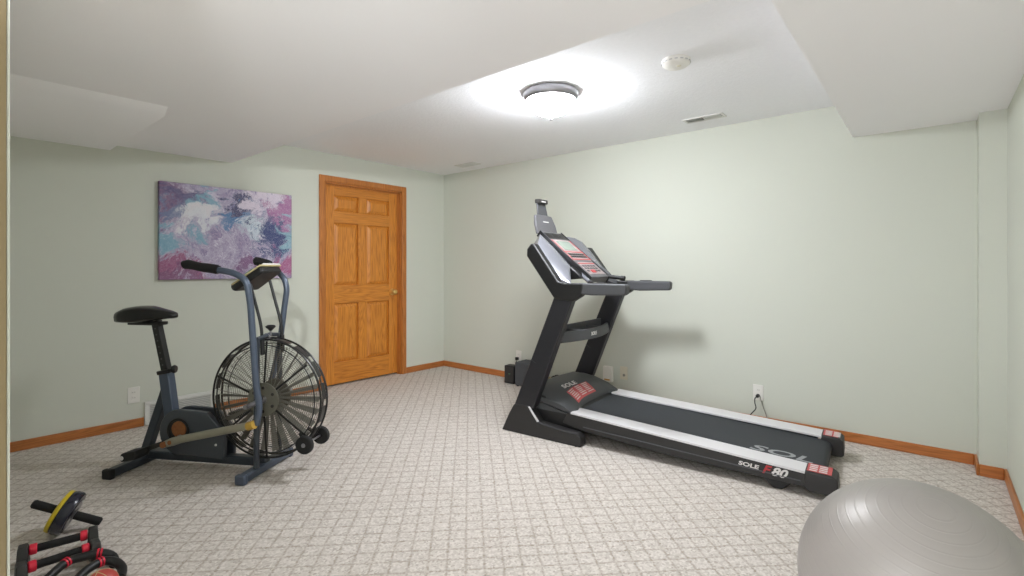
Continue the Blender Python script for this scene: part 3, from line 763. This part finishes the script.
# handle arms
na = MB().tube(round_path([(.685, -.24, 1.182), (.79, -.232, 1.165), (.862, -.225, 1.125), (.878, -.215, 1.0), (.893, -.19, .55), (.905, -.175, .42), (.882, -.172, .325)], .05), .0175, 16).build('handle_arm', 'slate', B)
MB().tube(smooth_path([(.500, -.25, 1.205), (.515, -.25, 1.209), (.54, -.248, 1.208), (.60, -.245, 1.195), (.66, -.242, 1.188), (.705, -.24, 1.180)], 3), [.017]+[.024]*3+[.026]*3+[.024]*3+[.0255]*5+[.023], 18).build('foam_grip', 'foam', na)
fa = MB().tube(round_path([(.66, .235, 1.214), (.72, .225, 1.185), (.79, .22, 1.125), (.808, .22, 1.06), (.79, .215, .92), (.77, .20, .70), (.705, .17, .36)], .05), .0175, 16).build('handle_arm', 'slate', B)
MB().tube(smooth_path([(.560, .25, 1.236), (.60, .248, 1.230), (.675, .238, 1.212)], 3), [.018]+[.027]*5+[.025], 18).build('foam_grip', 'foam', fa)
MB().cyl((.845, -.215, .43), (.845, .20, .43), .014, 16).build('axle', 'nickel', B)
# forks
for y in (-.105, .105):
    MB().tube([(.833, y, .055), (.836, y, .79)], .0155, 14).build('fork_stay', 'slatedark', B)
MB().tube([(.836, -.105, .785), (.838, 0, .80), (.836, .105, .785)], .012, 10).build('fork_bridge', 'slatedark', B)
kt = MB().cyl((.848, 0, .79), (.848, 0, .825), .006, 10).build('tension_knob', 'nickel', B)
MB().lathe([(.008, 0), (.012, .006), (.027, .020), (.028, .027), (.02, .032), (0, .034)], 20, Matrix.Translation((.848, 0, .822))).build('knob_cap', 'black', kt)
MB().ring((.835, -.02, .785), (0, 1, 0), .022, .003, 20, 6).build('wire_clip', 'nickel', kt)
# console supports and console
for dx, y in ((.03, -.055), (.075, .065)):
    cs = MB().tube(round_path([(.722+dx, y, 1.115), (.80+dx, y, .85), (.805+dx, y, .70)], .06), .0085, 12).build('console_support', 'black', B)
    MB().tube([(.803+dx, y, .79), (.806+dx, y, .69)], .0125, 12).build('support_sleeve', 'black', cs)
CO = Vector((.752, 0, 1.130)); CXv = Vector((.83, 0, .54)).normalized(); CN = Vector((-.54, 0, .83)).normalized()
def con(s0, s1, y0, y1, n0, n1, tp=0):
    r_ = []
    for s, k in ((s0, 1), (s1, 1-tp)):
        r_.append([CO+CXv*s+CN*n+Vector((0, y*k, 0)) for y, n in ((y0, n0), (y1, n0), (y1, n1), (y0, n1))])
    return r_
ch = MB().loft(con(-.095, .115, -.105, .105, -.030, .012, .12)).build('bike_console', 'black', B, bevel=.012, seg=3)
MB().loft(con(-.085, .125, -.110, .110, .007, .016, .1)).build('console_face', 'cream', ch, bevel=.006)
MB().loft(con(.095, .118, -.05, .105, .012, .030, 0)).build('console_top_edge', 'print', ch, bevel=.004)
MB().loft(con(-.05, .06, -.08, .08, .024, .030)).build('display', 'lcd', ch)
MB().lathe([(0, -.02), (.024, -.018), (.027, 0), (.024, .018), (0, .02)], 18, frame((.668, -.05, 1.082), (1, 0, 0), (0, 0, 1))).build('console_knob', 'black', ch)
# fan wheel
FC = Vector((.843, 0, .432)); FR = .343
fw_ = MB().cyl(FC+Vector((0, -.035, 0)), FC+Vector((0, .035, 0)), .05, 32).build('fan_wheel', 'hub', B, bevel=.004)
for k in range(26):
    a_ = 2*math.pi*k/26; d_ = Vector((math.cos(a_), 0, math.sin(a_))); t_ = Vector((-math.sin(a_), 0, math.cos(a_)))
    tw = (t_*.6+Vector((0, .8, 0))).normalized()
    b_ = MB(); n_ = d_.cross(tw).normalized()*.0008
    r0_, r1_ = .05, .315
    q_ = []
    for r_, w_ in ((r0_, .008), (.12, .009), (.16, .013), (r1_, .019)):
        q_.append([FC+d_*r_+tw*w_+n_, FC+d_*r_-tw*w_+n_, FC+d_*r_-tw*w_-n_, FC+d_*r_+tw*w_-n_])
    b_.loft(q_).build('fan_blade', 'blade', fw_)
cg = MB()
NR = 20
for sy in (-1, 1):
    for k in range(NR):
        r_ = .095+(FR-.022-.095)*k/(NR-1); yb = sy*(.052-.014*(k/(NR-1))**3)
        cg.ring(FC+Vector((0, yb, 0)), (0, 1, 0), r_, .0011, 56, 4)
    for k in range(32):
        a_ = 2*math.pi*(k+.3)/32; d_ = Vector((math.cos(a_), 0, math.sin(a_)))
        cg.tube([FC+d_*.085+Vector((0, sy*.054, 0)), FC+d_*(FR-.06)+Vector((0, sy*.048, 0)), FC+d_*FR+Vector((0, sy*.03, 0))], .0014, 4)
cage = cg.build('fan_cage', 'wire', B, smooth=60)
for sy in (-1, 1):
    MB().ring(FC+Vector((0, sy*.034, 0)), (0, 1, 0), FR, .006, 96, 8).build('cage_rim', 'cage', cage)
    MB().ring(FC+Vector((0, sy*.046, 0)), (0, 1, 0), FR-.032, .0035, 96, 8).build('inner_rim', 'rim', cage)
bd = MB(); pr = [(FR+.002, -.018), (FR+.002, .018), (FR-.001, .018), (FR-.001, -.018)]
for seg_ in range(16):       # slotted rim band between the two grilles
    a0 = 2*math.pi*seg_/16; a1 = a0+2*math.pi/16*.72
    bd.loft([[FC+Vector((math.cos(a_)*r_, y_, math.sin(a_)*r_)) for r_, y_ in pr] for a_ in [a0+(a1-a0)*i/5 for i in range(6)]])
bd.build('rim_band', 'rim', cage)
hp = MB().cyl(FC+Vector((0, -.060, 0)), FC+Vector((0, -.054, 0)), .098, 36).build('hub_plate', 'hub', B, bevel=.002)
MB().cyl(FC+Vector((0, .054, 0)), FC+Vector((0, .060, 0)), .098, 36).build('hub_plate', 'hub', B, bevel=.002)
hb = MB()
for k in range(6):
    a_ = 2*math.pi*k/6+.5; p_ = FC+Vector((math.cos(a_)*.068, -.064, math.sin(a_)*.068)); hb.cyl(p_, p_+Vector((0, .006, 0)), .009, 10)
hb.build('hub_hole', 'slot', hp)
MB().cyl(FC+Vector((0, -.085, 0)), FC+Vector((0, -.058, 0)), .022, 18).build('axle_nut', 'nickel', hp)
for a_ in (38, 88, 158, 218, 272, 322):
    d_ = Vector((math.cos(R(a_)), 0, math.sin(R(a_))))
    MB().bar(FC+d_*.09+Vector((0, -.055, 0)), FC+d_*(FR-.01)+Vector((0, -.044, 0)), .004, .011, (0, 1, 0)).build('cage_strut', 'cage', cage)
# transport wheels
for y in (-.085, .085):
    w_ = MB().cyl((1.118, y-.014, .196), (1.118, y+.014, .196), .052, 32).build('transport_wheel', 'pedal', B, bevel=.008, seg=3)
    yo_ = -.0155 if y < 0 else .0155
    MB().cyl((1.118, y+min(yo_, 0)-.001, .196), (1.118, y+max(yo_, 0)+.001, .196), .012, 14).build('wheel_hub', 'nickel', w_)
    MB().bar((1.118, y*.8, .196), (1.06, y*.5, .245), .006, .02).build('wheel_bracket', 'black', B)
MB().cyl((1.118, -.085, .196), (1.118, .085, .196), .006, 12).build('wheel_axle', 'nickel', B)

# ------------------------------------------------------------------ exercise ball
bm_ = bmesh.new(); bmesh.ops.create_uvsphere(bm_, u_segments=96, v_segments=64, radius=.29)
q = MB(); q.b.free(); q.b = bm_
ball = q.build('exercise_ball', 'ball')
axd = Vector((.139, -.29, .947)).normalized()
ball.rotation_euler = axd.to_track_quat('Z', 'Y').to_euler()
ball.location = (4.515, -2.315, .289)
tag(ball, 'large silver grey exercise ball with fine moulded rings on the carpet', 'exercise ball')

# ------------------------------------------------------------------ small exercise gear
aw = empty('ab_wheel', 'yellow and black ab wheel tipped over on its handle', 'ab wheel', (1.595, -3.685, 0))
A0, A1 = Vector((-.085, -.105, .150)), Vector((.030, .112, .022))      # handle ends, local
AD = (A1-A0).normalized(); AM = A0.lerp(A1, .50)
for e_, sg_ in ((A0, 1), (A1, -1)):
    MB().tube([e_+AD*sg_*t_ for t_ in (0, .006, .02, .108)], [.013, .018, .018, .0175], 16).build('foam_handle', 'foam', aw)
MB().tube([A0+AD*.05, A1-AD*.05], .006, 10).build('axle', 'nickel', aw)
MW = frame(AM, AD.orthogonal(), AD.cross(AD.orthogonal()))
MB().lathe([(.030, -.027), (.074, -.024), (.087, -.020), (.092, -.008), (.092, .012), (.087, .022), (.060, .024), (.03, .027)], 48, MW).build('wheel', 'bluetire', aw)
MB().lathe([(.028, -.040), (.080, -.040), (.088, -.036), (.089, -.022), (.028, -.020)], 48, MW).build('side_disc', 'yellow', aw)
MB().lathe([(.060, .022), (.064, .026), (.05, .027)], 40, MW).build('hub_ring', 'nickel', aw)

def pushbar(loc, rz, label, L=.215):
    t = empty('push_up_bar', label, 'push-up bar', loc, rz, 'push-up bars')
    MB().tube([(0, .02, .058), (0, L-.02, .058)], .0155, 16).build('handle', 'foam', t)
    for y in (0, L):
        MB().loft([[(-.050, y-.020, 0), (.050, y-.020, 0), (.050, y+.020, 0), (-.050, y+.020, 0)],
                   [(-.046, y-.018, .02), (.046, y-.018, .02), (.046, y+.018, .02), (-.046, y+.018, .02)],
                   [(-.026, y-.016, .072), (.026, y-.016, .072), (.026, y+.016, .072), (-.026, y+.016, .072)],
                   [(-.022, y-.014, .082), (.022, y-.014, .082), (.022, y+.014, .082), (-.022, y+.014, .082)]]).build('foot', 'plastic', t, bevel=.005, seg=3)
        s_ = 1 if y == 0 else -1
        MB().tube([(0, y+s_*.018, .058), (0, y+s_*.042, .058)], .021, 18).build('collar', 'redrubber', t, bevel=.004)
    return t
pushbar((1.775, -3.845, 0), -9, 'black push-up bar with red collars, nearest the ab wheel')
pushbar((1.935, -3.865, 0), -2, 'black push-up bar with red collars, between its twin and the curved grips')
def grip(pts, rings_, label):
    t = empty('curved_grip', label, 'exercise grip', (pts[0][0], pts[0][1], 0), 0, 'curved black grips')
    o = Vector((pts[0][0], pts[0][1], 0)); P = [Vector(p)-o for p in pts]; sp2 = smooth_path(P, 6)
    MB().tube(sp2, .016, 14).build('handle', 'black', t)
    for i in rings_:
        a_, b_ = sp2[i], sp2[i+1]; d_ = (b_-a_).normalized()
        for q_ in (0, .011):
            MB().tube([a_+d_*q_, a_+d_*(q_+.006)], .0185, 16).build('collar', 'redrubber', t)
grip([(2.09, -3.86, .02), (2.045, -3.80, .045), (1.995, -3.745, .055), (1.998, -3.69, .055), (2.010, -3.64, .05), (2.035, -3.610, .03), (2.075, -3.615, .017)], (11, 22), 'curved black grip with twin red rings beside the push-up bars')
grip([(2.20, -3.80, .02), (2.155, -3.745, .045), (2.115, -3.70, .055), (2.095, -3.655, .055), (2.112, -3.62, .045), (2.15, -3.605, .028), (2.20, -3.62, .017)], (16,), 'curved black grip with one pair of red rings, beside the red ball')
bm_ = bmesh.new(); bmesh.ops.create_uvsphere(bm_, u_segments=40, v_segments=24, radius=.052)
q = MB(); q.b.free(); q.b = bm_
rb = empty('hand_ball', 'small dull red ball with cream stripes at the bottom left edge', 'ball', (2.268, -3.690, .052))
q.build('ball', 'redball', rb)
for an in (0, 1, 2):
    MB().ring((0, 0, 0), (math.cos(an*1.05), math.sin(an*1.05), .2), .0515, .0016, 40, 6).build('stripe', 'cream', rb)

# ------------------------------------------------------------------ world, camera, view
w = bpy.data.worlds.new('World'); S.world = w; w.use_nodes = True
w.node_tree.nodes['Background'].inputs[0].default_value = (.94, .96, 1, 1); w.node_tree.nodes['Background'].inputs[1].default_value = 2.1
cam = bpy.data.cameras.new('Camera'); co = bpy.data.objects.new('Camera', cam); COL.objects.link(co)
co.location = (4.547, -4.106, 1.19); co.rotation_euler = (R(90), 0, math.asin(.6446))
cam.sensor_width = 36; cam.lens = 498/1024*36; cam.shift_y = -20/1024; cam.clip_start = .02
S.camera = co
S.view_settings.view_transform = 'Standard'; S.view_settings.look = 'None'
S.view_settings.gamma = 1; S.view_settings.use_curve_mapping = False
S.view_settings.exposure = 1.42
S.cycles.max_bounces = 14; S.cycles.diffuse_bounces = 10; S.cycles.use_denoising = True
S.cycles.sample_clamp_indirect = 8
